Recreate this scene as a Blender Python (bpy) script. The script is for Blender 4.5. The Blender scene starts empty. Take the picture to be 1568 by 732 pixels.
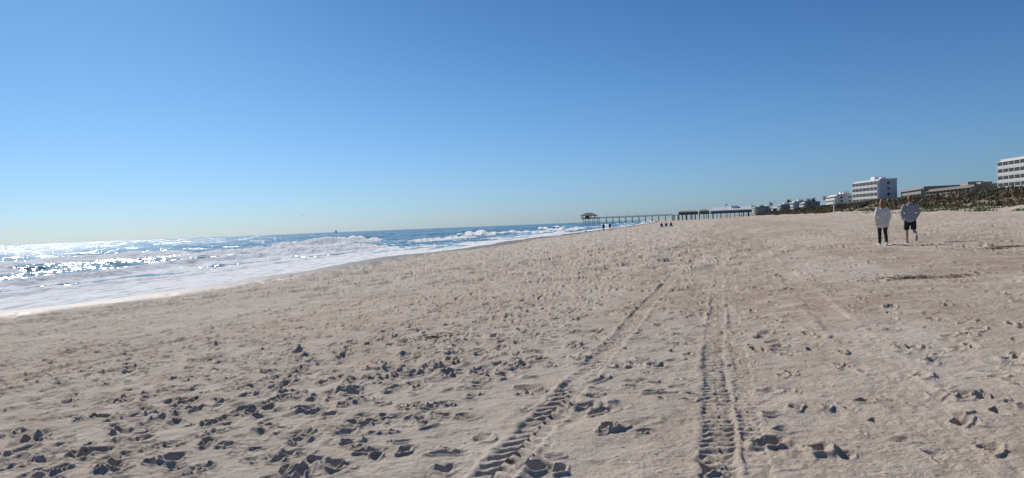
import bpy, math, random
import numpy as np
from mathutils import Matrix, Vector
random.seed(7); rng=np.random.default_rng(11)
C=bpy.context.scene.collection
TH=math.atan(0.302); CT,ST=math.cos(TH),math.sin(TH)
SUN_AZ=math.radians(-33); SUN_EL=math.radians(36)
WL=-0.8
def uv2xy(u,v): return (u*CT+v*ST, -u*ST+v*CT)
def xy2uv(x,y): return (x*CT-y*ST, x*ST+y*CT)

# ---------------- noise
_tab={}
def _t(seed):
    if seed not in _tab: _tab[seed]=np.random.default_rng(1000+seed).random(1<<18).astype(np.float32)
    return _tab[seed]
def vn(x,y,seed=0):
    x=np.asarray(x,np.float64);y=np.asarray(y,np.float64)
    xf=np.floor(x);yf=np.floor(y);fx=(x-xf).astype(np.float32);fy=(y-yf).astype(np.float32)
    ix=xf.astype(np.int64)&511;iy=(yf.astype(np.int64)&511)<<9
    ix1=(ix+1)&511;iy1=(iy+512)&((1<<18)-1)
    fx=fx*fx*(3-2*fx);fy=fy*fy*(3-2*fy)
    T=_t(seed)
    a=T[ix|iy];b=T[ix1|iy];c=T[ix|iy1];d=T[ix1|iy1]
    a=a+(b-a)*fx;c=c+(d-c)*fx
    return a+(c-a)*fy
def fbm(x,y,seed=0,o=3):
    s=0;a=.5;t=0
    for k in range(o):
        s=s+a*vn(x*2**k+k*17.3,y*2**k-k*9.1,seed+k*31);t+=a;a*=.5
    return s/t
def ss(a,b,x):
    t=np.clip((x-a)/(b-a),0,1);return t*t*(3-2*t)

# ---------------- terrain
def us(v):
    v=np.asarray(v,float)
    b=np.interp(v,[-4000,-30,0,19,59,111,299,611,872,3000,30000],[-120,-22,-23.5,-25,-29,-31.8,-40,-59,-80,-290,-3000])
    w=ss(900,500,v)
    return b+w*(2.6*(vn(v/14.,v*0+3.1,5)-.5)+1.2*(vn(v/4.3,v*0+1.1,6)-.5))
def base_z(u,v):
    u=np.asarray(u,float);v=np.asarray(v,float)
    U=us(v); t=np.clip(u/U,0,1)
    z=WL*t**1.3
    off=np.clip(U-u,0,None)
    z=z-0.05*np.clip(off,0,100)-0.002*np.clip(off-100,0,2000)
    wob=3*(fbm(v/23.,u*0,41,2)-.5)*ss(20,35,u)
    uu=u+wob
    z=z+np.where(u>0,np.interp(uu,[0,3,6,10,20,28,33,37,43,48,56,80,150,400],[0,.15,.3,.38,.7,1.15,1.7,2.5,3.9,4.5,4.5,3.4,2.8,2.8]),0)
    z=z+ss(31,40,u)*ss(140,70,u)*1.6*(fbm(u/9.,v/12.,43,3)-.5)
    z=z+ss(20,28,u)*ss(40,30,u)*.6*(fbm(u/4.,v/6.,47,2)-.5)
    return z
def gz(x,y):
    u,v=xy2uv(x,y);return float(base_z(u,v))

def grid_mesh(name,X,Y,Z,attrs,mat):
    nr,nt=X.shape
    me=bpy.data.meshes.new(name)
    N=nr*nt
    co=np.stack([X,Y,Z],-1).reshape(-1).astype(np.float32)
    me.vertices.add(N);me.vertices.foreach_set('co',co)
    idx=np.arange(N).reshape(nr,nt)
    q=np.stack([idx[:-1,:-1],idx[:-1,1:],idx[1:,1:],idx[1:,:-1]],-1).reshape(-1,4)
    q=q[:,::-1]
    F=len(q)
    me.loops.add(F*4);me.polygons.add(F)
    me.loops.foreach_set('vertex_index',q.reshape(-1).astype(np.int32))
    me.polygons.foreach_set('loop_start',np.arange(0,F*4,4,dtype=np.int32))
    try: me.polygons.foreach_set('loop_total',np.full(F,4,dtype=np.int32))
    except Exception: pass
    me.polygons.foreach_set('use_smooth',np.ones(F,dtype=bool))
    me.update(calc_edges=True)
    a=me.attributes.new('mask','FLOAT_COLOR','POINT')
    A=np.ones((N,4),np.float32)
    for k,arr in enumerate(attrs): A[:,k]=arr.reshape(-1)
    a.data.foreach_set('color',A.reshape(-1))
    me.materials.append(mat)
    o=bpy.data.objects.new(name,me);C.objects.link(o)
    return o

# ---------------- material helpers
class NT:
    def __init__(s,name):
        s.m=bpy.data.materials.new(name);s.m.use_nodes=True;s.t=s.m.node_tree
        s.b=s.t.nodes['Principled BSDF'];s.out=s.t.nodes['Material Output']
    def n(s,ty,**k):
        nd=s.t.nodes.new(ty)
        for a,b in k.items():
            if a.startswith('i_'): nd.inputs[a[2:].replace('_',' ')].default_value=b
            else: setattr(nd,a,b)
        return nd
    def l(s,a,b): s.t.links.new(a,b)
    def math(s,op,a,b=None,clamp=False):
        nd=s.t.nodes.new('ShaderNodeMath');nd.operation=op;nd.use_clamp=clamp
        for i,x in enumerate((a,b)):
            if x is None: continue
            if isinstance(x,(int,float)): nd.inputs[i].default_value=x
            else: s.l(x,nd.inputs[i])
        return nd.outputs[0]
    def mix(s,f,a,b,bt='MIX'):
        nd=s.t.nodes.new('ShaderNodeMix');nd.data_type='RGBA';nd.blend_type=bt
        for i,x in ((0,f),(6,a),(7,b)):
            if isinstance(x,(int,float)): nd.inputs[i].default_value=x
            elif isinstance(x,tuple): nd.inputs[i].default_value=(*x,1) if len(x)==3 else x
            else: s.l(x,nd.inputs[i])
        return nd.outputs[2]
    def noise(s,vec,scale,detail=3,rough=.5):
        nd=s.t.nodes.new('ShaderNodeTexNoise');nd.inputs['Scale'].default_value=scale
        nd.inputs['Detail'].default_value=detail;nd.inputs['Roughness'].default_value=rough
        s.l(vec,nd.inputs['Vector']);return nd
    def ramp(s,f,a,b):
        nd=s.t.nodes.new('ShaderNodeMapRange');nd.interpolation_type='SMOOTHSTEP'
        nd.inputs['From Min'].default_value=a;nd.inputs['From Max'].default_value=b
        s.l(f,nd.inputs['Value']);return nd.outputs['Result']
_mc={}
def mat(name,col,rough=.7,var=.15,scale=3,metal=0):
    if name in _mc: return _mc[name]
    t=NT(name)
    tc=t.n('ShaderNodeTexCoord')
    nz=t.noise(tc.outputs['Object'],scale,4,.6)
    c=t.mix(nz.outputs['Fac'],tuple(x*(1-var) for x in col),tuple(min(1,x*(1+var)) for x in col))
    t.l(c,t.b.inputs['Base Color']);t.b.inputs['Roughness'].default_value=rough
    t.b.inputs['Metallic'].default_value=metal
    _mc[name]=t.m;return t.m

# ---------------- sand material
def sand_mat():
    t=NT('sand')
    g=t.n('ShaderNodeNewGeometry');P=g.outputs['Position']
    at=t.n('ShaderNodeAttribute',attribute_name='mask')
    sp=t.n('ShaderNodeSeparateColor');t.l(at.outputs['Color'],sp.inputs[0])
    wet,brn,veg=sp.outputs
    n1=t.noise(P,.35,4,.55);n2=t.noise(P,2.2,5,.6);n3=t.noise(P,45,4,.75);n4=t.noise(P,260,2,.7)
    c=t.mix(t.ramp(n1.outputs['Fac'],.35,.65),(.485,.413,.335),(.545,.472,.392))
    c=t.mix(t.ramp(n2.outputs['Fac'],.4,.7),c,(.44,.37,.295))
    c=t.mix(t.math('MULTIPLY',t.math('MULTIPLY',brn,t.ramp(n2.outputs['Fac'],.28,.6)),.75),c,(.335,.245,.168))
    c=t.mix(t.math('MULTIPLY',t.ramp(n3.outputs['Fac'],.54,.68),.6),c,(.25,.205,.16))
    c=t.mix(t.math('MULTIPLY',t.ramp(n3.outputs['Fac'],.47,.34),.35),c,(.64,.57,.49))
    c=t.mix(t.math('MULTIPLY',t.ramp(n4.outputs['Fac'],.5,.8),.4),c,(.20,.155,.12))
    vo=t.n('ShaderNodeTexVoronoi');vo.inputs['Scale'].default_value=14;t.l(P,vo.inputs['Vector'])
    sc=t.n('ShaderNodeSeparateColor');t.l(vo.outputs['Color'],sc.inputs[0])
    sh=t.math('MULTIPLY',t.math('LESS_THAN',vo.outputs['Distance'],.2),t.math('LESS_THAN',sc.outputs[0],t.math('ADD',.08,t.math('MULTIPLY',brn,.6))))
    shc=t.mix(t.math('GREATER_THAN',sc.outputs[1],.45),(.68,.62,.54),(.16,.10,.065))
    c=t.mix(t.math('MULTIPLY',sh,.8),c,shc)
    c=t.mix(t.math('MULTIPLY',wet,.9),c,(.15,.125,.10))
    c=t.mix(t.math('MULTIPLY',veg,.9),c,t.mix(t.ramp(n2.outputs['Fac'],.4,.6),(.15,.11,.065),(.09,.085,.04)))
    t.l(c,t.b.inputs['Base Color'])
    r=t.math('SUBTRACT',.95,t.math('MULTIPLY',wet,.4));t.l(r,t.b.inputs['Roughness'])
    t.b.inputs['Specular IOR Level'].default_value=.2
    bp=t.n('ShaderNodeBump');bp.inputs['Strength'].default_value=.9;bp.inputs['Distance'].default_value=.024
    hh=t.math('ADD',t.math('MULTIPLY',t.noise(P,9,5,.62).outputs['Fac'],1.8),t.math('MULTIPLY',n3.outputs['Fac'],.6))
    hh=t.math('MULTIPLY',hh,t.math('SUBTRACT',1,t.math('MULTIPLY',wet,.9)))
    t.l(hh,bp.inputs['Height']);t.l(bp.outputs[0],t.b.inputs['Normal'])
    return t.m

# ---------------- build sand
fth=np.radians(np.linspace(-43,43,1450))
cl=np.radians(np.linspace(-180,-43,70))[:-1]
ths=np.concatenate([cl,fth,-cl[::-1]])
FPX=705.
px=np.arange(262,1.5,-.40)
rfine=1.6*FPX/px
rs=np.concatenate([np.array([.02,.5,1,1.6,2.2,2.8,3.3,3.7,4.0]),rfine[rfine>4.15],np.geomspace(rfine[-1]*1.05,28000,70)])
R,T=np.meshgrid(rs,ths,indexing='ij')
X=R*np.sin(T);Y=R*np.cos(T);U=X*CT-Y*ST;V=X*ST+Y*CT
Zb=base_z(U,V)
S=U-us(V)
damp=ss(.5,6,S)
D=np.zeros_like(X)
tr=ss(4,-1.5,U)*.7+.3
D+=.06*(fbm(X/1.3,Y/1.3,1,2)-.5)
D+=.050*tr*(fbm(X/.42,Y/.42,2,2)-.5)
D+=.013*tr*(fbm(X/.17,Y/.17,14,2)-.5)
D+=.010*(fbm(X/.09,Y/.09,3,2)-.5)*ss(25,10,R)
far=ss(12,34,R)*ss(400,150,R)
fb=fbm(X/.75,Y/.75,8,2)
D+=far*tr*.15*(fb-.5)-far*tr*.12*ss(.5,.36,fb)
rp=ss(2.0,4,U)*ss(14,8,R)
D+=rp*.005*np.sin((X*.55+Y*.9)*2*np.pi/.13+5*fbm(X/1.0,Y/1.0,9,2))
def track(uc,width,depth,lug,period,seed,vmax=1e9,style=0,v0=-50,rim=.6):
    global D
    c=uc+.22*(vn(V/11.,V*0+seed,seed)-.5)+.05*(vn(V/2.,V*0+seed,seed+3)-.5)
    w=U-c
    m=np.abs(w)<width*1.6
    m&=(V>v0)&(V<vmax)
    ww=w[m];vv=V[m];rr=R[m]
    ww=ww+.035*(vn(vv/.16,ww/.2,seed+11)-.5)+.02*(vn(vv/.05,ww/.06,seed+12)-.5)
    q=np.abs(ww)/(width/2)
    ins=ss(1.12,.8,q)
    D[m]*=(1-.7*ins)
    brk=.35+1.0*vn(vv/.9,vv*0,seed+13)
    g=-depth*ins*(.6+.6*vn(vv/1.3,vv*0+2,seed+14))*(1+ss(10,30,rr)*.4)+rim*depth*brk*np.exp(-((q-1.3)/.25)**2)*(.2+1.4*vn(vv/.13,ww*9,seed+5))
    fade=ss(26,13,rr)
    if style==0: ph=vv/period+np.where(ww>0,.5,0)+np.abs(ww)/width*1.1
    else: ph=vv/period+np.where(ww>0,.5,0)+.25*np.sin(ww*30)+.5*vn(vv/.7,vv*0,seed+15)
    sq=ss(.2,.52,np.abs((ph%1)-.5)*1.0+ .18*(vn(vv/.06,ww/.05,seed+7)-.5)+.12)
    er=.05+1.4*vn(vv/.5,ww/.2,seed+9)
    g+=lug*(sq-.35)*ins*fade*er
    g+=.016*(vn(vv/.07,ww/.06,seed+8)-.5)*ins*fade
    D[m]+=g
def stamp(x,y,ang,la,lb,d,rim=.35,e=.55):
    r=math.hypot(x,y);t=math.atan2(x,y);Rr=la*1.8
    if r<.5: return
    i0,i1=np.searchsorted(rs,[r-Rr,r+Rr]);j0,j1=np.searchsorted(ths,[t-Rr/r,t+Rr/r])
    if i1<=i0 or j1<=j0: return
    sx=X[i0:i1,j0:j1]-x;sy=Y[i0:i1,j0:j1]-y
    ca,sa=math.cos(ang),math.sin(ang)
    a=sx*sa+sy*ca;b=sx*ca-sy*sa
    b=b+.2*lb*np.sin(a/la*3+x*7);a=a+.15*la*np.sin(b/lb*3.3+y*9)
    q=np.sqrt((a/la)**2+(b/lb)**2)
    h=-d*ss(1.0,e,q)+rim*d*np.exp(-((q-1.22)/.2)**2)*(1-.5*a/la)
    D[i0:i1,j0:j1]+=h
def foot(x,y,ang,d,k=1.):
    s,c=math.sin(ang),math.cos(ang)
    stamp(x+s*.06,y+c*.06,ang,.10*k,.055*k,d,.4)
    stamp(x-s*.07,y-c*.07,ang,.065*k,.045*k,d*1.15,.35)
n=26000
rr_=3.8+(60-3.8)*rng.random(n)**1.15;tt_=rng.uniform(-.75,.75,n)
xs_=rr_*np.sin(tt_);ys_=rr_*np.cos(tt_);us_,vs_=xy2uv(xs_,ys_)
sh_=us_-us(vs_);cl_=vn(xs_/2.5,ys_/2.5,77);pr_=rng.random(n)
dens=np.where(us_<-2.3,.95,np.where(us_<1.5,.3,.27))*np.where(cl_<.40,.4,1)*ss(0,12,rr_)
keep=(sh_>4)&(pr_<dens)
for k in np.nonzero(keep)[0]:
    q=1+rr_[k]/60
    sz=random.uniform(.03,.08)*q
    stamp(xs_[k],ys_[k],random.uniform(0,6.28),sz*random.uniform(1,1.9),sz,random.uniform(.008,.027)*(1+rr_[k]/25),.5,.2)
for k in range(60):
    u0=random.uniform(-22,-2.5) if k<46 else random.uniform(1.5,14)
    hd=random.gauss(0,.16);v=random.uniform(-4,6);sd=1;dirn=random.choice([0,math.pi])
    dep=random.uniform(.013,.030);vend=random.uniform(20,75)
    uu=u0
    while v<vend:
        v+=random.uniform(.55,.8);hd+=random.gauss(0,.03);hd*=.97;uu+=math.sin(hd)*.7;sd=-sd
        x,y=uv2xy(uu+sd*.11,v)
        if uu-float(np.interp(v,[0,19,59,111],[-23.5,-25,-29,-31.8]))<5: continue
        r=math.hypot(x,y)
        if r<60: foot(x,y,TH+hd+dirn+sd*.12,dep*random.uniform(.3,1.4)*(1+r/26),random.uniform(.8,1.0)*(1+r/70))
track(-9.2,.3,.020,.012,.15,21,130,0)
track(-10.75,.3,.020,.012,.15,22,130,0)
track(1.45,.42,.010,.0,.15,23,40,1)
track(-15.6,.3,.018,.01,.15,25,200,0)
track(-1.5,.26,.022,.033,.165,31,400,0)
track(-.08,.23,.010,.024,.12,32,400,1,rim=1.0)
track(.16,.16,.006,.014,.12,33,60,1)
for (x,y,l,w,d,a) in [(.71,5.44,.12,.09,.075,.3),(.60,6.2,.15,.11,.055,1.0),(.66,5.95,.12,.08,.05,.4),(1.29,6.44,.16,.12,.055,1.2),(1.53,7.64,.14,.11,.045,1.2),(1.33,7.9,.13,.09,.04,.2),
    (1.74,4.86,.17,.12,.07,1.2),(1.98,4.63,.14,.1,.05,.4),(.13,4.65,.13,.1,.065,1.3),(.25,4.6,.1,.07,.05,.2),(1.2,4.45,.11,.08,.05,.5),(4.35,7.7,.15,.09,.035,.3),(3.7,6.4,.16,.09,.04,.6),
    (3.14,4.98,.15,.075,.04,.55),(2.96,4.4,.15,.08,.04,.5),(2.25,5.7,.13,.07,.04,.3),(-.49,5.07,.18,.06,.03,1.4),(-2.75,6.47,.16,.1,.05,.6),(-3.4,5.62,.16,.09,.05,1.1),
    (-2.64,5.33,.14,.1,.045,.2),(-4.1,6.86,.17,.07,.045,1.3),(-2.6,6.0,.14,.1,.04,.9),(-1.3,4.9,.12,.08,.04,.8),(-1.1,5.15,.13,.07,.04,.8),(-.9,5.4,.12,.07,.035,.8),(-.5,4.75,.12,.1,.03,.4),
    (-1.75,7.4,.2,.06,.03,1.5),(2.6,6.9,.13,.06,.03,.3),(.95,5.3,.11,.05,.03,1.3),(1.7,7.0,.09,.07,.03,.2),(2.0,8.2,.12,.07,.035,.4),(.3,8.4,.12,.08,.035,.9),(3.4,5.7,.12,.07,.03,.4)]:
    l*=.8;w*=.8
    stamp(x,y,a,l,w,d*.85,.4,.4)
    stamp(x+random.uniform(-.1,.1),y+random.uniform(-.1,.1),a+1,l*.6,w*.6,d*.4,.5,.3)
nearn=ss(11,5,R)
D+=.018*nearn*np.abs(fbm(X/.06,Y/.06,55,2)-.5)*ss(.5,.65,fbm(X/.5,Y/.5,56,2))
D=D*damp*ss(120,40,U)
wet=ss(6.5,2.5,S+1.5*(fbm(X/3,Y/3,61,2)-.5))
brn=ss(.42,.6,fbm(U/2.2,V/9.,62,3))*ss(-3,-.5,U)*ss(16,4,U)*ss(9,13,V)+.4*ss(.5,.65,fbm(U/1.5,V/5.,63,3))*ss(-6,0,U)
brn+= .8*ss(22,40,V)*ss(-5,0,U)*ss(18,8,U)*ss(300,120,V)*ss(.4,.6,fbm(U/4,V/14.,64,2))
brn+=.25*ss(.5,.62,fbm(U/3,V/12.,69,3))
brn=np.clip(brn,0,1)
veg=ss(33,38,U+3*(fbm(X/3,Y/3,65,2)-.5))
ground=grid_mesh('beach_sand',X,Y,Zb+D,[wet,brn,veg],sand_mat())
del X,Y,Zb,D,S,U,V,R,T,tr,far,rp,damp

# ---------------- ocean
def water_mat():
    t=NT('sea_water')
    g=t.n('ShaderNodeNewGeometry');P=g.outputs['Position']
    at=t.n('ShaderNodeAttribute',attribute_name='mask')
    sp=t.n('ShaderNodeSeparateColor');t.l(at.outputs['Color'],sp.inputs[0])
    foam,shal,chop=sp.outputs
    def nrm(scale,k,detail):
        mp=t.n('ShaderNodeMapping');mp.inputs['Rotation'].default_value=(0,0,TH);mp.inputs['Scale'].default_value=(1,.6,1)
        t.l(P,mp.inputs[0])
        nz=t.noise(mp.outputs[0],scale,detail,.66)
        a=t.n('ShaderNodeVectorMath',operation='SUBTRACT');t.l(nz.outputs['Color'],a.inputs[0]);a.inputs[1].default_value=(.5,.5,.5)
        b=t.n('ShaderNodeVectorMath',operation='MULTIPLY');t.l(a.outputs[0],b.inputs[0]);b.inputs[1].default_value=(k,k,0)
        return b.outputs[0]
    a=nrm(2.0,1.9,3);b=nrm(.3,1.3,3);b2=nrm(.04,.9,3)
    s=t.n('ShaderNodeVectorMath',operation='ADD');t.l(a,s.inputs[0]);t.l(b,s.inputs[1])
    s1=t.n('ShaderNodeVectorMath',operation='ADD');t.l(s.outputs[0],s1.inputs[0]);t.l(b2,s1.inputs[1])
    s2=t.n('ShaderNodeVectorMath',operation='ADD');t.l(s1.outputs[0],s2.inputs[0]);t.l(g.outputs['Normal'],s2.inputs[1])
    s3=t.n('ShaderNodeVectorMath',operation='NORMALIZE');t.l(s2.outputs[0],s3.inputs[0])
    n1=t.noise(P,.02,3,.5)
    deep=t.mix(n1.outputs['Fac'],(.012,.060,.085),(.022,.088,.108))
    c=t.mix(t.math('MULTIPLY',shal,.8),deep,(.085,.145,.145))
    t.l(c,t.b.inputs['Base Color']);t.b.inputs['Roughness'].default_value=.15;t.b.inputs['IOR'].default_value=1.33
    t.l(s3.outputs[0],t.b.inputs['Normal'])
    mp=t.n('ShaderNodeMapping');mp.inputs['Rotation'].default_value=(0,0,TH);mp.inputs['Scale'].default_value=(1,.3,1);t.l(P,mp.inputs[0])
    f1=t.noise(mp.outputs[0],.42,8,.68);f2=t.noise(P,5,4,.7)
    f=t.math('ADD',t.math('MULTIPLY',f1.outputs['Fac'],.85),t.math('MULTIPLY',f2.outputs['Fac'],.15))
    fm=t.ramp(t.math('ADD',f,t.math('MULTIPLY',foam,.62)),.76,.81)
    fd=NT.n(t,'ShaderNodeBsdfDiffuse')
    f3=t.noise(mp.outputs[0],1.6,6,.7)
    fc=t.mix(t.ramp(f3.outputs['Fac'],.34,.54),(.60,.63,.63),(.95,.95,.94));t.l(fc,fd.inputs['Color'])
    bp=t.n('ShaderNodeBump');bp.inputs['Distance'].default_value=.35;bp.inputs['Strength'].default_value=.8
    t.l(t.math('ADD',f,f3.outputs['Fac']),bp.inputs['Height']);t.l(bp.outputs[0],fd.inputs['Normal'])
    ms=t.n('ShaderNodeMixShader');t.l(fm,ms.inputs[0]);t.l(t.b.outputs[0],ms.inputs[1]);t.l(fd.outputs[0],ms.inputs[2])
    t.l(ms.outputs[0],t.out.inputs['Surface'])
    return t.m
wth=np.concatenate([np.radians(np.linspace(-165,-43,60))[:-1],np.radians(np.linspace(-43,19,950)),np.radians(np.linspace(19,40,12))[1:]])
pxw=np.arange(100,1.6,-.25)
rw=2.4*FPX/pxw
rw=np.concatenate([[14,15.5],rw,np.geomspace(rw[-1]*1.02,28000,90)])
Rw,Tw=np.meshgrid(rw,wth,indexing='ij')
Xw=Rw*np.sin(Tw);Yw=Rw*np.cos(Tw);Uw=Xw*CT-Yw*ST;Vw=Xw*ST+Yw*CT
Sw=us(Vw)-Uw
Zw=np.zeros_like(Xw);F=np.zeros_like(Xw)
mask=ss(1,10,Sw)
for (L,A,sd) in [(26,.22,1),(17,.13,2),(41,.22,3)]:
    wob=10*(fbm(Vw/70.,Sw/90.,90+sd,2)-.5)*2
    env=.3+1.2*vn(Vw/55.,Sw/40.,95+sd)
    ph=(Sw+wob)*2*np.pi/L
    Zw+=A*env*(np.sin(ph)+.35*np.cos(2*ph))*ss(15,70,Sw)*ss(1500,500,Rw)
Zw+=.12*(fbm(Uw/2.2,Vw/4.5,99,3)-.5)*mask*ss(300,120,Rw)*2
Zw+=.22*(fbm(Uw/1.1,Vw/2.4,89,3)-.5)*mask*ss(70,40,Sw)
def crest(s0,A,wsea,wsh,vr,brk,seed,trail=8):
    global Zw,F
    c=s0+5*(vn(Vw/28.,Vw*0+.3,seed)-.5)*2+1.2*(vn(Vw/6.,Vw*0+.3,seed+1)-.5)
    env=A*(.25+.75*ss(.25,.6,vn(Vw/18.,Vw*0+.7,seed+2)))
    if vr: env=env*ss(vr[0]-10,vr[0]+6,Vw)*ss(vr[1]+10,vr[1]-6,Vw)
    x=Sw-c
    h=env*np.where(x>0,np.exp(-(x/wsea)**2),np.exp(-(x/wsh)**2))
    Zw+=h
    if brk:
        b=np.clip(env/A,0,1)*brk
        fr=np.where(x>.4,np.exp(-((x-.4)/(1.0))**2),np.where(x<-wsh*1.8,np.exp(-((x+wsh*1.8)/1.2)**2),1))
        F=np.maximum(F,b*fr)
        tl=np.where(x>0,np.exp(-x/trail),np.exp(x/4.))*.45*b
        F=np.maximum(F,tl)
        Zw+=b*fr*.35*(fbm(Uw/.8,Vw/.9,seed+5,2)-.3)*min(1,A)
crest(46,.7,4,1.9,(38,85),.6,110,5)
crest(44,1.3,3.5,1.4,(100,142),1.0,120,6)
crest(29,1.3,3.2,1.2,(152,205),1.0,130,7)
crest(38,1.25,3.2,1.2,(280,380),1.0,135,7)
crest(60,.8,5,2.0,(150,420),0,140)
crest(24,.55,2.2,.7,None,1.0,150,6)
crest(14.5,.42,1.8,.55,None,1.0,160,6)
crest(34,.6,3,1.1,(-40,110),1.0,155,5)
crest(7,.2,1.3,.4,None,1.0,170,5)
base=np.interp(Sw,[0,2,6,14,24,36,50,62,74],[1.0,.9,.70,.54,.44,.33,.2,.05,0])*(.1+1.75*fbm(Uw/4,Vw/19.,180,3))
base*=np.interp(Vw,[40,100,200,400],[1,.75,.5,.35])
F=np.maximum(F,base)
F=np.where(Sw<1.6,1.0,F)
whitec=ss(.72,.78,fbm(Uw/3.,Vw/9.,190,3))*.45*ss(60,100,Sw)
F=np.clip(np.maximum(F,whitec),0,1)
shal=ss(60,5,Sw)
Zw=WL+Zw*mask+.03*ss(0,2,Sw)
ocean=grid_mesh('ocean_water',Xw,Yw,Zw,[F,shal,shal*0],water_mat())
del Xw,Yw,Zw,F,Uw,Vw,Sw,Rw,Tw

# ---------------- mesh helpers
def mk(name,verts,faces,m,parent=None,smooth=False):
    me=bpy.data.meshes.new(name);me.from_pydata([tuple(v) for v in verts],[],faces)
    me.materials.append(m)
    if smooth:
        for p in me.polygons:p.use_smooth=True
    me.update()
    o=bpy.data.objects.new(name,me);C.objects.link(o)
    if parent: o.parent=parent
    return o
def empty(name,loc=(0,0,0),rz=0):
    e=bpy.data.objects.new(name,None);C.objects.link(e);e.location=loc;e.rotation_euler=(0,0,rz);e.empty_display_size=.2;return e
class Geo:
    def __init__(s): s.v=[];s.f=[]
    def box(s,x0,x1,y0,y1,z0,z1):
        n=len(s.v)
        s.v+=[(x0,y0,z0),(x1,y0,z0),(x1,y1,z0),(x0,y1,z0),(x0,y0,z1),(x1,y0,z1),(x1,y1,z1),(x0,y1,z1)]
        s.f+=[(n,n+3,n+2,n+1),(n+4,n+5,n+6,n+7),(n,n+1,n+5,n+4),(n+1,n+2,n+6,n+5),(n+2,n+3,n+7,n+6),(n+3,n,n+4,n+7)]
    def hip(s,x0,x1,y0,y1,z0,z1,rx,ry):
        n=len(s.v);cx,cy=(x0+x1)/2,(y0+y1)/2
        s.v+=[(x0,y0,z0),(x1,y0,z0),(x1,y1,z0),(x0,y1,z0),(cx-rx,cy-ry,z1),(cx+rx,cy-ry,z1),(cx+rx,cy+ry,z1),(cx-rx,cy+ry,z1)]
        s.f+=[(n,n+3,n+2,n+1),(n+4,n+5,n+6,n+7),(n,n+1,n+5,n+4),(n+1,n+2,n+6,n+5),(n+2,n+3,n+7,n+6),(n+3,n,n+4,n+7)]
    def tube(s,pts,rad,seg=12,capr=True,ref=(1,0,0)):
        pts=[Vector(p) for p in pts];rad=[(r,r) if isinstance(r,(int,float)) else r for r in rad]
        P=[];Rd=[]
        if capr:
            d=(pts[0]-pts[1]).normalized();a=min(rad[0])
            for k in (1.0,.92,.7,.38):
                P.append(pts[0]+d*a*k*.9);q=math.sqrt(max(.002,1-k*k));Rd.append((rad[0][0]*q,rad[0][1]*q))
        P+=pts;Rd+=rad
        if capr:
            d=(pts[-1]-pts[-2]).normalized();a=min(rad[-1])
            for k in (.38,.7,.92,1.0):
                P.append(pts[-1]+d*a*k*.9);q=math.sqrt(max(.002,1-k*k));Rd.append((rad[-1][0]*q,rad[-1][1]*q))
        n0=len(s.v);N=len(P)
        for i,p in enumerate(P):
            t=(P[min(i+1,N-1)]-P[max(i-1,0)]).normalized()
            rf=Vector(ref)
            if abs(t.dot(rf))>.95: rf=Vector((0,1,0))
            sd=(rf-t*rf.dot(t)).normalized();ot=t.cross(sd)
            for k in range(seg):
                an=2*math.pi*k/seg
                q=p+sd*math.cos(an)*Rd[i][0]+ot*math.sin(an)*Rd[i][1];s.v.append(tuple(q))
        for i in range(N-1):
            for k in range(seg):
                a=n0+i*seg+k;b=n0+i*seg+(k+1)%seg
                s.f.append((a,b,b+seg,a+seg))
        s.f.append(tuple(n0+k for k in range(seg))[::-1]);s.f.append(tuple(n0+(N-1)*seg+k for k in range(seg)))
    def obj(s,name,m,parent=None,smooth=False): return mk(name,s.v,s.f,m,parent,smooth)
def remesh(o,vox,it=2):
    md=o.modifiers.new('r','REMESH');md.mode='VOXEL';md.voxel_size=vox
    if it:
        sm=o.modifiers.new('s','SMOOTH');sm.iterations=it;sm.factor=.5
    dg=bpy.context.evaluated_depsgraph_get();dg.update()
    me=bpy.data.meshes.new_from_object(o.evaluated_get(dg))
    o.modifiers.clear();o.data=me
    for p in me.polygons:p.use_smooth=True
    return o

# ---------------- buildings
def building(name,p0,p1,W,h,st,bays,wall,trim=(.78,.77,.74),glass=(.06,.08,.10),balc=True,z0=None,endwin=2,roofbox=True,depth=1.6):
    dx,dy=p1[0]-p0[0],p1[1]-p0[1];L=math.hypot(dx,dy)
    if z0 is None: z0=2.6
    e=empty(name,(p0[0],p0[1],z0),math.atan2(dy,dx))
    H=h-z0;sh=H/st
    wm=mat(name+'_wall',wall,.85,.06,.4);tm=mat(name+'_trim',trim,.8,.05,.5);gm=mat(name+'_glass',glass,.15,.3,.3)
    g=Geo();g.box(0,L,-W,-depth,0,H);g.box(-.15,L+.15,-W-.15,-depth+.3,H,H+.9)
    g.obj('walls',wm,e)
    r=Geo();r.box(.2,L-.2,-W+.3,-depth-.3,H+.9,H+.95)
    if roofbox: r.box(L*.35,L*.5,-W*.7,-W*.35,H+.95,H+2.6);r.box(L*.1,L*.18,-W*.6,-W*.35,H+.95,H+1.9)
    r.obj('roof',tm,e)
    b=Geo();gl=Geo();rl=Geo();bw=L/bays
    for i in range(st):
        zb=i*sh
        if balc: b.box(-.1,L+.1,-depth+.003,0,zb+sh-.22,zb+sh)
        for k in range(bays):
            gl.box(k*bw+bw*.14,(k+1)*bw-bw*.14,-depth+.004,-depth+.06,zb+.15 if balc else zb+sh*.3,zb+sh-.5)
            if balc: rl.box(k*bw+.2,(k+1)*bw-.2,-.12,-.04,zb+.1,zb+1.05)
    if balc:
        for k in range(bays+1): b.box(k*bw-.12,k*bw+.12,-depth+.006,-.02,0,H-.23)
        b.obj('balcony_slabs',tm,e);rl.obj('balcony_railings',wm,e)
    for i in range(st):
        for k in range(endwin):
            yc=-depth-(W-depth)*(k+.5)/endwin
            gl.box(-.06,-.004,yc-.7,yc+.7,i*sh+sh*.3,i*sh+sh*.78)
    gl.obj('windows',gm,e)
    return e
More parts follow.
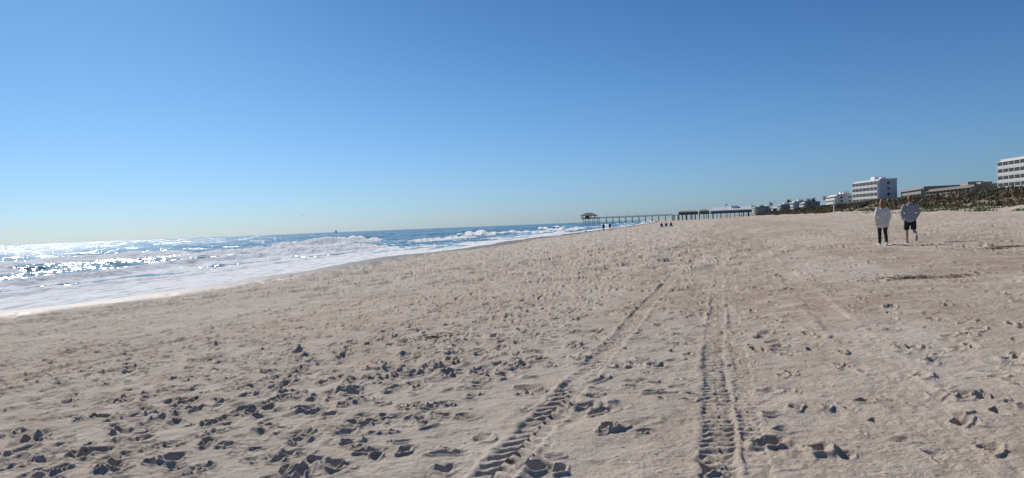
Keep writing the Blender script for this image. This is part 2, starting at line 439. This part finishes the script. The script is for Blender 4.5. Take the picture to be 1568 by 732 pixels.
building('hotel_building',(197.6,380),(198.7,410),10.6,17.9,5,7,(.56,.57,.58),endwin=1)
building('condominium_building',(180,222),(186.6,270),20,18.4,6,13,(.56,.56,.54),trim=(.7,.69,.66))
building('apartment_building',(192,330),(206,372),16,11.2,4,10,(.28,.26,.24),trim=(.38,.36,.34),endwin=3,roofbox=False)
building('apartment_building.001',(180,276),(192,326),16,9.6,3,12,(.22,.20,.18),trim=(.30,.28,.26),endwin=3,roofbox=True)
building('motel_building',(192,418),(200,448),15,11.4,4,8,(.62,.61,.58),endwin=3)
building('beach_house',(224,540),(229,560),12,9.8,3,6,(.42,.40,.38),endwin=2)
building('beach_house.001',(232,580),(236,596),13,11.2,3,5,(.55,.55,.53),endwin=2)
building('beach_house.002',(242,635),(247,655),12,10,3,6,(.35,.33,.3),endwin=2)
building('beach_house.003',(262,760),(268,785),16,10.5,3,6,(.4,.37,.34),endwin=2)

# ---------------- foliage
def leaf_mat():
    t=NT('dune_foliage')
    at=t.n('ShaderNodeAttribute',attribute_name='leafcol')
    t.l(at.outputs['Color'],t.b.inputs['Base Color']);t.b.inputs['Roughness'].default_value=.8
    return t.m
LM=leaf_mat()
def leaves_obj(name,tris,cols,parent=None,m=LM):
    me=bpy.data.meshes.new(name)
    v=np.array(tris,np.float32).reshape(-1,3);n=len(v)//3
    me.vertices.add(n*3);me.vertices.foreach_set('co',v.reshape(-1))
    me.loops.add(n*3);me.polygons.add(n)
    me.loops.foreach_set('vertex_index',np.arange(n*3,dtype=np.int32))
    me.polygons.foreach_set('loop_start',np.arange(0,n*3,3,dtype=np.int32))
    try: me.polygons.foreach_set('loop_total',np.full(n,3,dtype=np.int32))
    except Exception: pass
    me.update(calc_edges=True)
    a=me.attributes.new('leafcol','FLOAT_COLOR','POINT')
    c=np.ones((n*3,4),np.float32);c[:,:3]=np.repeat(np.array(cols,np.float32).reshape(-1,3),3,0)
    a.data.foreach_set('color',c.reshape(-1));me.materials.append(m)
    o=bpy.data.objects.new(name,me);C.objects.link(o)
    if parent:o.parent=parent
    return o
pal=np.array([(.22,.155,.085),(.16,.12,.07),(.12,.11,.055),(.09,.09,.045),(.27,.21,.12),(.19,.14,.08)])
N=22000
vv=rng.uniform(0,1,N)**1.5*760+15; uu=rng.uniform(32,66,N)
dn=fbm(uu/4,vv/7,201,2);cn=fbm(uu/6,vv/12,205,2)
k_=(dn>.34)&~((rng.random(N)<.4)&(uu<36));uu,vv,dn,cn=uu[k_],vv[k_],dn[k_],cn[k_];N=len(uu)
xs,ys=uv2xy(uu,vv);zs=base_z(uu,vv)
hg=rng.uniform(.12,.48,N)*(.5+dn)*(1+vv/700)
ci=np.where(rng.random(N)<.6,np.clip((cn-.3)*15,0,5).astype(int),rng.integers(0,6,N))
J=9
rep=lambda a:np.repeat(a,J)
M_=N*J;w=rng.uniform(.08,.2,M_)*(1+rep(vv)/250);an=rng.uniform(0,6.28,M_)
bx=rep(xs)+rng.normal(0,.4,M_);by=rep(ys)+rng.normal(0,.4,M_);tx=bx+rng.normal(0,.4,M_);ty=by+rng.normal(0,.4,M_)
c=np.cos(an)*w;s=np.sin(an)*w;z0=rep(zs)-.15
tri=np.stack([np.stack([bx-c,by-s,z0],-1),np.stack([bx+c,by+s,z0],-1),np.stack([tx,ty,rep(zs)+rep(hg)*rng.uniform(.5,1.2,M_)],-1)],1)
col=pal[rep(ci)]*rng.uniform(.7,1.3,(M_,1))
tr2=[];cc=[]
N=3000;v2=rng.uniform(30,170,N);u2=rng.uniform(27,34,N);kk=fbm(u2/2.,v2/5.,211,2)>.56
v2,u2=v2[kk],u2[kk];x2,y2=uv2xy(u2,v2);z2=base_z(u2,v2)
for x,y,z in zip(x2,y2,z2):
    for j in range(4):
        ax,ay=x+random.gauss(0,.3),y+random.gauss(0,.3);a=random.uniform(0,6.28);ww=.16
        tr2+=[(ax,ay,z),(ax+ww*math.cos(a),ay+ww*math.sin(a),z+.05),(ax+ww*math.cos(a+1),ay+ww*math.sin(a+1),z+random.uniform(.1,.28))]
        f=random.uniform(.7,1.3);cc.append((.10*f,.14*f,.04*f))
leaves_obj('dune_grass',np.concatenate([tri.reshape(-1,3),np.array(tr2).reshape(-1,3)]),np.concatenate([col,np.array(cc).reshape(-1,3)]))
def crown(tris,cols,cx,cy,cz,rx,ry,rz,n,size,col):
    lob=np.stack([rng.normal(0,.45,9),rng.normal(0,.45,9),rng.normal(0,.35,9)],-1);lr=rng.uniform(.3,.55,9)
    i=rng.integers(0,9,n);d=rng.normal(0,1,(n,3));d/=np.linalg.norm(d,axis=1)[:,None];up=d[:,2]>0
    p=np.array([cx,cy,cz])+(lob[i]+d*(rng.random(n)**.4*lr[i])[:,None])*np.array([rx,ry,rz])
    a=rng.normal(0,1,(n,3));a/=np.linalg.norm(a,axis=1)[:,None];b=rng.normal(0,1,(n,3));b/=np.linalg.norm(b,axis=1)[:,None]
    tris.append(np.stack([p,p+a*size,p+b*size],1).reshape(-1,3))
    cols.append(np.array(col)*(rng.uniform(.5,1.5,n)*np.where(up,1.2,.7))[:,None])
sh=[];sc_=[]
for k in range(95):
    u=random.uniform(60,76);v=random.uniform(150,760);x,y=uv2xy(u,v);z=float(base_z(u,v))
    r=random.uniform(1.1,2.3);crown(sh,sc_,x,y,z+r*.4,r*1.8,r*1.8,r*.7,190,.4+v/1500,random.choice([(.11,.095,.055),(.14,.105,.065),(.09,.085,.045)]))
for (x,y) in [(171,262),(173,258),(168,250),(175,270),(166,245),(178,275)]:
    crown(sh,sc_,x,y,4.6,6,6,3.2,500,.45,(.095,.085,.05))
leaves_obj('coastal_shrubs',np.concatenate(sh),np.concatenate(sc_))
trunkm=mat('palm_trunk',(.16,.12,.085),.9,.25,4)
def palm(x,y,h,i):
    z=gz(x,y);e=empty('palm_tree',(x,y,z));lean=random.uniform(-.1,.1)
    g=Geo();g.tube([(0,0,-.3),(lean*h*.3,0,h*.4),(lean*h*.8,0,h*.8),(lean*h,0,h)],[.28,.2,.17,.2],8);g.obj('trunk',trunkm,e,True)
    T=[];Cc=[]
    for k in range(22):
        a=random.uniform(0,6.28);el=random.uniform(-.5,1.1);p=Vector((lean*h,0,h));d=Vector((math.cos(a)*math.cos(el),math.sin(a)*math.cos(el),math.sin(el)))
        sd=Vector((-math.sin(a),math.cos(a),0))
        for j in range(8):
            p2=p+d*.36;d=(d+Vector((0,0,-.17))).normalized();w=.75*math.sin((j+1)/9.*math.pi)+.15
            for s in (-1,1):
                T+=[tuple(p),tuple(p2),tuple(p2+sd*s*w+Vector((0,0,-.25*w)))];f=random.uniform(.6,1.4);Cc.append((.05*f,.07*f,.03*f))
            p=p2
    leaves_obj('fronds',T,Cc,e)
for i,(x,y,h) in enumerate([(214,500,7),(222,525,7.5),(225,571,8),(203,455,7),(246,668,8.5),(263,740,8)]): palm(x,y,h,i)

# ---------------- pier
def build_pier():
    px_,py_=uv2xy(0,872);e=empty('fishing_pier',(px_,py_,0),-TH)
    wood=mat('pier_wood',(.16,.145,.13),.85,.25,.5);dark=mat('pier_piles',(.10,.095,.09),.9,.3,.5)
    roofm=mat('pier_roof_white',(.8,.8,.8),.6,.04,.1);thatch=mat('thatch',(.19,.15,.11),.95,.3,.6);wallm=mat('pier_wall',(.20,.18,.16),.8,.3,.3)
    gl=mat('pier_glass',(.05,.07,.09),.2,.3,.3)
    d=Geo();zt=6.4
    d.box(-150,100,-3,3,zt-.5,zt);d.box(-170,-146,-8,8,zt-.5,zt-.02)
    d.box(-60,78,-11,10,zt-.55,zt-.03)
    d.obj('deck',wood,e)
    p=Geo()
    def pile(x,y): p.tube([(x,y,-6),(x,y,zt-.5)],[.28,.24],8,False)
    for x in range(-140,101,8):
        for y in (-2.6,2.6): pile(x,y)
        p.box(x-.2,x+.2,-3.2,3.2,zt-1.05,zt-.6)
    for x in range(-168,-145,6):
        for y in (-7,7): pile(x,y)
        p.box(x-.2,x+.2,-8,8,zt-1.0,zt-.6)
    p.box(-168,-148,-7.2,-6.9,2.2,2.6);p.box(-168,-148,6.9,7.2,2.2,2.6)
    for x in range(-58,80,5):
        for y in (-10,-6,6,9.5): pile(x,y)
    p.obj('piles',dark,e)
    r=Geo()
    for (x0,x1,y) in [(-150,-60,-2.95),(-150,-60,2.95),(-170,-146,-7.9),(-170,-146,7.9)]:
        for z in (.45,.8,1.1): r.box(x0,x1,y-.05,y+.05,zt+z-.05,zt+z+.05)
        x=x0
        while x<=x1: r.box(x-.08,x+.08,y-.07,y+.07,zt,zt+1.1);x+=2.4
    for x in range(-138,-60,12): r.box(x-.1,x+.1,-2.7,-2.5,zt,zt+4.2);r.box(x-.1,x+.1,-2.6,-1.6,zt+4.1,zt+4.25)
    r.obj('railings_and_lamp_posts',wood,e)
    t=Geo();t.hip(-171.5,-152,-8.5,8.5,zt+3.6,zt+7.0,3.5,.3);t.hip(-163,-150,-5,5,zt+3.0,zt+4.6,3,.2);t.obj('pavilion_roof',thatch,e)
    w=Geo()
    for x in (-170,-165,-160,-154):
        for y in (-7.6,-2.5,2.5,7.6): w.box(x-.18,x+.18,y-.18,y+.18,zt,zt+3.7)
    w.box(-166,-162,-3,3,zt,zt+2.9);w.box(-170.2,-153.8,-7.7,-7.5,zt+3.2,zt+3.6);w.obj('pavilion_posts_and_bar',wallm,e)
    w=Geo();w.box(-52,-30,-8,7,zt,zt+2.6);w.box(-28,-17,-9,8,zt,zt+3.0);w.box(-15,52,-9.5,8.5,zt,zt+3.4);w.box(55,76,-8,7,zt,zt+2.8);w.obj('restaurant_walls',wallm,e)
    rr=Geo();rr.hip(-16.5,53.5,-11,10,zt+3.0,zt+6.8,30,.8);rr.box(-16.6,53.6,-11.1,-10.9,zt+2.2,zt+3.1);rr.hip(54,78,-9.5,8.5,zt+2.8,zt+4.6,9,2);rr.box(8,16,-4,2,zt+5.603,zt+7.9);rr.box(30,34,-4,2,zt+5.603,zt+7.4);rr.obj('restaurant_roof',roofm,e)
    rr=Geo();rr.hip(-53.5,-29,-9.5,8.5,zt+2.6,zt+4.3,9,.3);rr.hip(-29,-16.6,-10.5,9.5,zt+3.0,zt+4.9,3,.3);rr.obj('thatched_roofs',thatch,e)
    g=Geo()
    for x in range(-12,50,4): g.box(x,x+2.6,-9.56,-9.504,zt+.9,zt+2.9)
    for x in range(-50,-32,4): g.box(x,x+2.6,-8.06,-8.004,zt+.9,zt+2.2)
    g.obj('restaurant_windows',gl,e)
    f=Geo();f.tube([(2,-9,zt),(2,-9,zt+10)],[.1,.07],6,False);f.box(2,4,-9.02,-8.98,zt+8.6,zt+9.9);f.obj('flagpole',wood,e)
build_pier()

# ---------------- people
skin=mat('skin',(.50,.30,.21),.6,.06,8)
def hand(g,w,down,side,inw):
    w=Vector(w);d=Vector(down).normalized();s=Vector(side).normalized()
    g.tube([w,w+d*.045,w+d*.085],[(.026,.017),(.038,.016),(.038,.014)],10,True,ref=tuple(s))
    for k,(o,l) in enumerate([(.028,.068),(.010,.078),(-.009,.072),(-.027,.056)]):
        b=w+d*.083+s*o;c=Vector(inw)*1.0
        g.tube([b,b+d*l*.5+c*l*.12,b+d*l*.82+c*l*.5],[.0088,.008,.0068],8)
    b=w+d*.03+s*.03
    g.tube([b,b+d*.03+s*.022,b+d*.06+s*.026],[.011,.010,.008],8)
def head(e,z,k,haircol,long=False,det=1.):
    g=Geo()
    g.tube([(0,.012,z-.085*k),(0,.012,z-.04*k),(0,.0,z+.02*k),(0,-.005,z+.07*k)],[(.045*k,.055*k),(.062*k,.083*k),(.076*k,.098*k),(.066*k,.085*k)],16)
    g.tube([(0,.095*k,z+.01*k),(0,.115*k,z-.025*k)],[(.009,.01),(.015,.012)],8)
    for s in (-1,1):
        g.tube([(s*.076*k,-.002,z+.015*k),(s*.079*k,-.004,z-.03*k)],[(.008,.018),(.006,.012)],8)
    g.tube([(-.022*k,.088*k,z-.055*k),(.022*k,.088*k,z-.055*k)],[.007,.007],8,ref=(0,1,0))
    g.tube([(0,-.015,z-.17*k),(0,-.01,z-.06*k)],[.058*k,.052*k],12)
    o=g.obj('head',skin,e);remesh(o,.007*det,2)
    g=Geo()
    for s in (-1,1): g.tube([(s*.031*k,.087*k,z+.008*k),(s*.031*k,.091*k,z+.008*k)],[.011,.009],8,ref=(1,0,0))
    g.obj('eyes',mat('eye_dark',(.05,.035,.03),.3),e,True)
    g=Geo()
    hm=mat('hair_'+e.name,haircol,.75,.35,40)
    g.tube([(0,-.025,z-.02*k),(0,-.022,z+.05*k),(0,-.012,z+.09*k)],[(.083*k,.088*k),(.088*k,.102*k),(.07*k,.085*k)],16)
    if long:
        g.tube([(0,-.075,z+.05),(0,-.09,z-.05),(0,-.092,z-.14),(0,-.085,z-.2)],[(.075,.04),(.088,.045),(.085,.038),(.06,.025)],14)
        for s in(-1,1): g.tube([(s*.075,-.02,z+.03),(s*.082,-.03,z-.08),(s*.075,-.05,z-.16)],[(.022,.05),(.025,.045),(.02,.035)],10)
    o=g.obj('hair',hm,e);remesh(o,.009*det,1)
def person(name,loc,rz,H,coat,legc,shoec,hair,long,shorts,stride,flare,det=1.):
    k=H/1.75;e=empty(name,loc,rz)
    def S(*p): return tuple(q*k for q in p)
    hipz=.93
    if stride=='m':
        A=[S(-.10,0,hipz-.03),S(-.11,.10,.50),S(-.11,.06,.09)]; B=[S(.10,0,hipz-.03),S(.115,.02,.50),S(.12,-.30,.27)]
        At=[S(-.11,.02,.05),S(-.115,.10,.045),S(-.12,.20,.035)];Bt=[S(.12,-.345,.27),S(.125,-.335,.17),S(.125,-.29,.09)]
    else:
        A=[S(-.09,0,hipz-.03),S(-.085,.12,.51),S(-.08,.16,.09)]; B=[S(.09,0,hipz-.03),S(.075,-.04,.50),S(.07,-.22,.13)]
        At=[S(-.08,.12,.05),S(-.08,.21,.045),S(-.085,.31,.035)];Bt=[S(.07,-.255,.115),S(.07,-.19,.06),S(.07,-.11,.035)]
    wd=.90 if long else 1.0
    g=Geo()
    g.tube([S(0,0,.86),S(0,0,.98),S(0,-.01,1.12),S(0,-.01,1.30),S(0,-.015,1.42)],[(.15*k,.10*k),(.15*k,.10*k),(.135*k,.09*k),(.16*k*wd,.10*k),(.13*k*wd,.075*k)],16)
    g.tube([S(0,-.015,1.40),S(0,-.01,1.52)],[.06*k,.055*k],12)
    for q in (A,B): g.tube(q,[.082*k,.055*k,.038*k],12)
    for q in (A,B):
        m=[q[1],tuple((a*.65+b*.35) for a,b in zip(q[1],q[2])),q[2]]
        m[1]=(m[1][0],m[1][1]-.02*k,m[1][2]);g.tube(m,[.05*k,.056*k,.036*k],12)
    arms=[]
    for s in (-1,1):
        sw=.10*s
        if stride=='m': arm=[S(s*.19,-.01,1.40),S(s*.285,-.05,1.14),S(s*.225,.10,.94)]
        else: arm=[S(s*.17,-.01,1.38),S(s*.25,-.06+sw*.5,1.12),S(s*.235,.06+sw,.90)]
        arms.append(arm);g.tube(arm,[.052*k,.042*k,.028*k],12)
        d=(Vector(arm[2])-Vector(arm[1])).normalized()
        hand(g,arm[2],tuple(d),(0,1,0.2) if abs(d.y)<.5 else (0,.7,.7),(-s*.6,.4,0))
    o=g.obj('body',skin,e);remesh(o,.0085*k*det,1)
    head(e,1.64*k,k,hair,long,det)
    cm=mat('jacket_'+name,coat,.85,.10,12)
    g=Geo()
    hem=.80 if long else .88
    g.tube([S(0,-.005,hem),S(0,-.005,hem+.12),S(0,-.01,1.12),S(0,-.015,1.28),S(0,-.02,1.39),S(0,-.02,1.45)],
        [(.215*k*flare,.15*k*flare),(.205*k*flare,.145*k*flare),(.185*k,.13*k),(.20*k*wd,.135*k),(.17*k*wd,.105*k),(.085*k,.075*k)],20)
    for arm in arms:
        a0,a1,a2=[Vector(q) for q in arm]
        g.tube([a0,(a0+a1)/2+Vector((0,0,.01)),a1,(a1+a2)/2,a2],[.078*k,.074*k,.066*k,.06*k,.048*k],14)
    g.tube([S(0,-.055,1.44),S(0,-.07,1.49)] ,[(.085*k,.05*k),(.08*k,.045*k)],12)
    if not long: g.tube([S(-.08,-.10,1.42),S(0,-.135,1.36),S(.08,-.10,1.42)],[(.03*k,.03*k),(.045*k,.045*k),(.03*k,.03*k)],12,ref=(0,0,1))
    o=g.obj('jacket',cm,e);remesh(o,.010*k*det,1)
    for v in o.data.vertices:
        p=v.co;v.co=p+v.normal*(.009*math.sin(p.z*55+p.x*13+2*math.sin(p.x*20))*math.sin(p.x*9+p.z*7))
    lm=mat('trousers_'+name,legc,.85,.15,12);g=Geo()
    g.tube([S(0,0,.84),S(0,0,.97)],[(.165*k,.118*k),(.165*k,.118*k)],16)
    for q in (A,B):
        a0,a1,a2=[Vector(t) for t in q]
        if shorts: g.tube([a0,(a0+a1)/2,a1],[(.105*k,.11*k),(.103*k,.106*k),(.098*k,.098*k)],14,False)
        else: g.tube([a0,(a0+a1)/2,a1,(a1*.6+a2*.4)+Vector((0,-.015,0)),a2+(a2-a1)*.02],[.10*k,.085*k,.066*k,.062*k,.048*k],14)
    o=g.obj('shorts' if shorts else 'trousers',lm,e);remesh(o,.010*k*det,1)
    sm=mat('shoes_'+name,shoec,.7,.1,12);g=Geo()
    for q in (At,Bt): g.tube(q,[(.042*k,.05*k),(.047*k,.042*k),(.040*k,.03*k)],12)
    for q in (A,B): 
        a1,a2=Vector(q[1]),Vector(q[2]);g.tube([a2+(a1-a2)*.06,a2-(a1-a2)*.02],[.043*k,.045*k],12)
    o=g.obj('shoes',sm,e);remesh(o,.009*k*det,1)
    return e
wx,wy=13.9,26.4;mx,my=15.5,27.4
person('walking_woman',(wx,wy,gz(wx,wy)),-TH+.05,1.72,(.68,.65,.58),(.018,.018,.02),(.72,.70,.66),(.26,.13,.06),True,False,'w',1.03)
person('walking_man',(mx,my,gz(mx,my)),-TH,1.79,(.30,.32,.37),(.016,.017,.02),(.30,.29,.28),(.20,.10,.05),False,True,'m',.98)
def far_p(name,u_ratio,y,coat,leg,rz):
    x=u_ratio*y;return person(name,(x,y,gz(x,y)),rz,1.78,coat,leg,(.1,.1,.1),(.06,.04,.03),False,False,'w',1.05,1.5)
far_p('standing_person',.1305,160,(.02,.02,.03),(.03,.035,.05),.3)
far_p('standing_person.001',.1395,163,(.06,.04,.04),(.02,.02,.025),2.4)
def sitter(x,y,rz,shirt):
    z=gz(x,y);e=empty('sitting_person',(x,y,z),rz);g=Geo()
    g.tube([(0,0,.36),(0,-.03,.6),(0,-.06,.85)],[(.17,.13),(.16,.11),(.13,.08)],12)
    g.tube([(0,-.06,.84),(0,-.05,.97)],[.055,.05],10)
    for s in (-1,1):
        g.tube([(s*.1,0,.34),(s*.12,.42,.42),(s*.12,.55,.06),(s*.12,.68,.05)],[.09,.065,.045,.035],10)
        g.tube([(s*.18,-.05,.8),(s*.24,.1,.58),(s*.14,.33,.5)],[.055,.045,.03],10);hand(g,(s*.14,.33,.5),(0,1,-.1),(-s,0,0),(0,0,-1))
    o=g.obj('body',mat('clothes%d'%int(shirt[0]*100),shirt,.8),e);remesh(o,.014,1)
    head(e,1.09,1.0,(.06,.04,.03),False,1.4)
    c=Geo();c.box(-.28,.28,-.25,.3,.28,.32);c.box(-.28,.28,-.33,-.27,.3,.85)
    for a in (-.27,.27):
        for b in (-.24,.28): c.box(a-.02,a+.02,b-.02,b+.02,0,.27)
    c.obj('beach_chair',mat('chair_cloth',(.05,.08,.14),.8),e)
for (rt,y,s) in [(.213,160,(.05,.05,.07)),(.2195,163,(.25,.07,.05)),(.2265,159,(.04,.05,.05))]: sitter(rt*y,y,-.3,s)

# ---------------- small things
def seaweed(x,y,r,n,nm='seaweed_clump'):
    T=[];cc=[]
    z0=gz(x,y)
    for k in range(n):
        a=random.uniform(0,6.28);rr=abs(random.gauss(0,.6))*r;bx,by=x+rr*math.cos(a)*2.0,y+rr*math.sin(a)*1.1
        z=z0+.008*(bx-x)+.02;d=random.uniform(0,6.28);p=Vector((bx,by,z))
        for j in range(3):
            p2=p+Vector((math.cos(d)*.05,math.sin(d)*.05,random.uniform(-.02,.015)));w=Vector((-math.sin(d),math.cos(d),.3))*.009
            T+=[tuple(p-w),tuple(p+w),tuple(p2+w)];T+=[tuple(p-w),tuple(p2+w),tuple(p2-w)]
            f=random.uniform(.6,1.5);cc+=[(.10*f,.07*f,.045*f)]*2;p=p2;d+=random.gauss(0,.6)
    leaves_obj(nm,T,cc)
for q in [(-1.2,10.8,.28,110),(8.2,14.6,.5,170),(8.9,14.1,.3,50),(15.2,21.5,.5,130),(14.4,21.0,.35,80),(9.5,40,.8,90)]: seaweed(*q)
pm=mat('post_paint',(.7,.7,.68),.6)
x,y=.458*185,185
e=empty('beach_sign_post',(x,y,gz(x,y)));g=Geo();g.box(-.09,.09,-.09,.09,-.3,3.3);g.box(-.35,.35,-.13,-.095,2.5,3.1);g.obj('post_and_board',pm,e)
gm=mat('gull_feathers',(.55,.55,.55),.8);gd=mat('gull_wing',(.12,.12,.13),.8)
def gull(x,y,z,rz,fly=False,k=1.):
    e=empty('seagull',(x,y,z),rz);e.scale=(k,k,k);g=Geo()
    b=0 if fly else .16
    g.tube([(0,-.18,b),(0,-.05,b),(0,.08,b+.02),(0,.15,b+.07)],[(.012,.01),(.055,.05),(.055,.05),(.025,.025)],12)
    g.tube([(0,.15,b+.09),(0,.18,b+.10)],[.03,.026],10);g.tube([(0,.2,b+.10),(0,.245,b+.09)],[.009,.004],6)
    o=g.obj('body',gm,e);remesh(o,.008,1)
    w=Geo()
    for s in (-1,1):
        if fly: w.tube([(s*.03,.02,b+.03),(s*.3,.06,b+.14),(s*.6,-.06,b+.08)],[(.02,.09),(.012,.07),(.006,.02)],8,ref=(0,0,1))
        else: w.tube([(s*.05,.05,b+.02),(s*.045,-.2,b+.01)],[(.012,.04),(.006,.012)],8)
    w.obj('wings',gd,e,True)
    if not fly:
        l=Geo()
        for s in (-1,1): l.tube([(s*.02,0,b-.03),(s*.02,0,0),(s*.02,.04,0)],[.006,.005,.005],6)
        l.obj('legs',mat('gull_leg',(.5,.3,.08),.6),e)
for (rt,y) in [(.112,150),(.118,155),(.124,152),(.105,160)]: gull(rt*y,y,gz(rt*y,y),random.uniform(0,6),False,1.5)
gull(-.295*260,260,8.2,.9,True,1.3)
e=empty('sailing_boat',(-.249*3500,3500,WL));g=Geo();g.hip(-7,7,-2,2,1.8,-.5,5,1);g.box(-3,2,-1,1,1.805,3.2);g.obj('hull',mat('boat_hull',(.5,.52,.55),.5),e)
g=Geo();g.tube([(0,0,1.8),(0,0,16)],[.12,.08],6,False);g.obj('mast',pm,e)
mk('sail',[(-.2,0,3.5),(-6,0,3.5),(-.2,.1,15),(.3,0,3),(5.5,0,2.5),(.3,.1,14)],[(0,1,2),(3,4,5)],mat('sail_cloth',(.6,.62,.64),.8),e)

# ---------------- sky, sun, camera
w=bpy.data.worlds.new('World');bpy.context.scene.world=w;w.use_nodes=True
nt=w.node_tree;bg=nt.nodes['Background'];sk=nt.nodes.new('ShaderNodeTexSky');sk.sky_type='NISHITA';sk.sun_disc=False
sk.sun_elevation=SUN_EL;sk.sun_rotation=SUN_AZ;sk.altitude=0;sk.air_density=1.0;sk.dust_density=.5;sk.ozone_density=3.0
tc=nt.nodes.new('ShaderNodeTexCoord');sx=nt.nodes.new('ShaderNodeSeparateXYZ');nt.links.new(tc.outputs['Generated'],sx.inputs[0])
rp=nt.nodes.new('ShaderNodeValToRGB');nt.links.new(sx.outputs['Z'],rp.inputs[0])
el=rp.color_ramp.elements
stops=[(0.0,(.52,.77,1.25)),(.05,(.48,.74,1.15)),(.15,(.44,.71,1.01)),(.34,(.29,.575,.86)),(.8,(.25,.49,.78))]
el[0].position=0;el[0].color=(*[c/1.4 for c in stops[0][1]],1)
el[1].position=.8;el[1].color=(*[c/1.4 for c in stops[-1][1]],1)
for p,c in stops[1:-1]:
    q=el.new(p);q.color=(*[a/1.4 for a in c],1)
vm=nt.nodes.new('ShaderNodeVectorMath');vm.operation='MULTIPLY';nt.links.new(sk.outputs[0],vm.inputs[0]);nt.links.new(rp.outputs[0],vm.inputs[1])
nt.links.new(vm.outputs[0],bg.inputs['Color']);bg.inputs['Strength'].default_value=.084*1.4
sd=bpy.data.lights.new('sun','SUN');sd.energy=4.4;sd.angle=math.radians(.53);sd.color=(1,.95,.88)
so=bpy.data.objects.new('sun',sd);C.objects.link(so)
dirv=Vector((math.sin(SUN_AZ)*math.cos(SUN_EL),math.cos(SUN_AZ)*math.cos(SUN_EL),math.sin(SUN_EL)))
so.rotation_euler=dirv.to_track_quat('Z','Y').to_euler()
cd=bpy.data.cameras.new('camera');cd.sensor_width=36;cd.lens=36*1079/1568;cd.clip_start=.05;cd.clip_end=60000
co=bpy.data.objects.new('camera',cd);C.objects.link(co)
M=Matrix.Rotation(math.radians(90-1.12),4,'X')@Matrix.Rotation(math.radians(-2.25),4,'Z')
co.matrix_world=Matrix.Translation((0,0,1.6))@M
sc=bpy.context.scene;sc.camera=co
sc.view_settings.view_transform='Standard';sc.view_settings.look='None';sc.view_settings.exposure=0
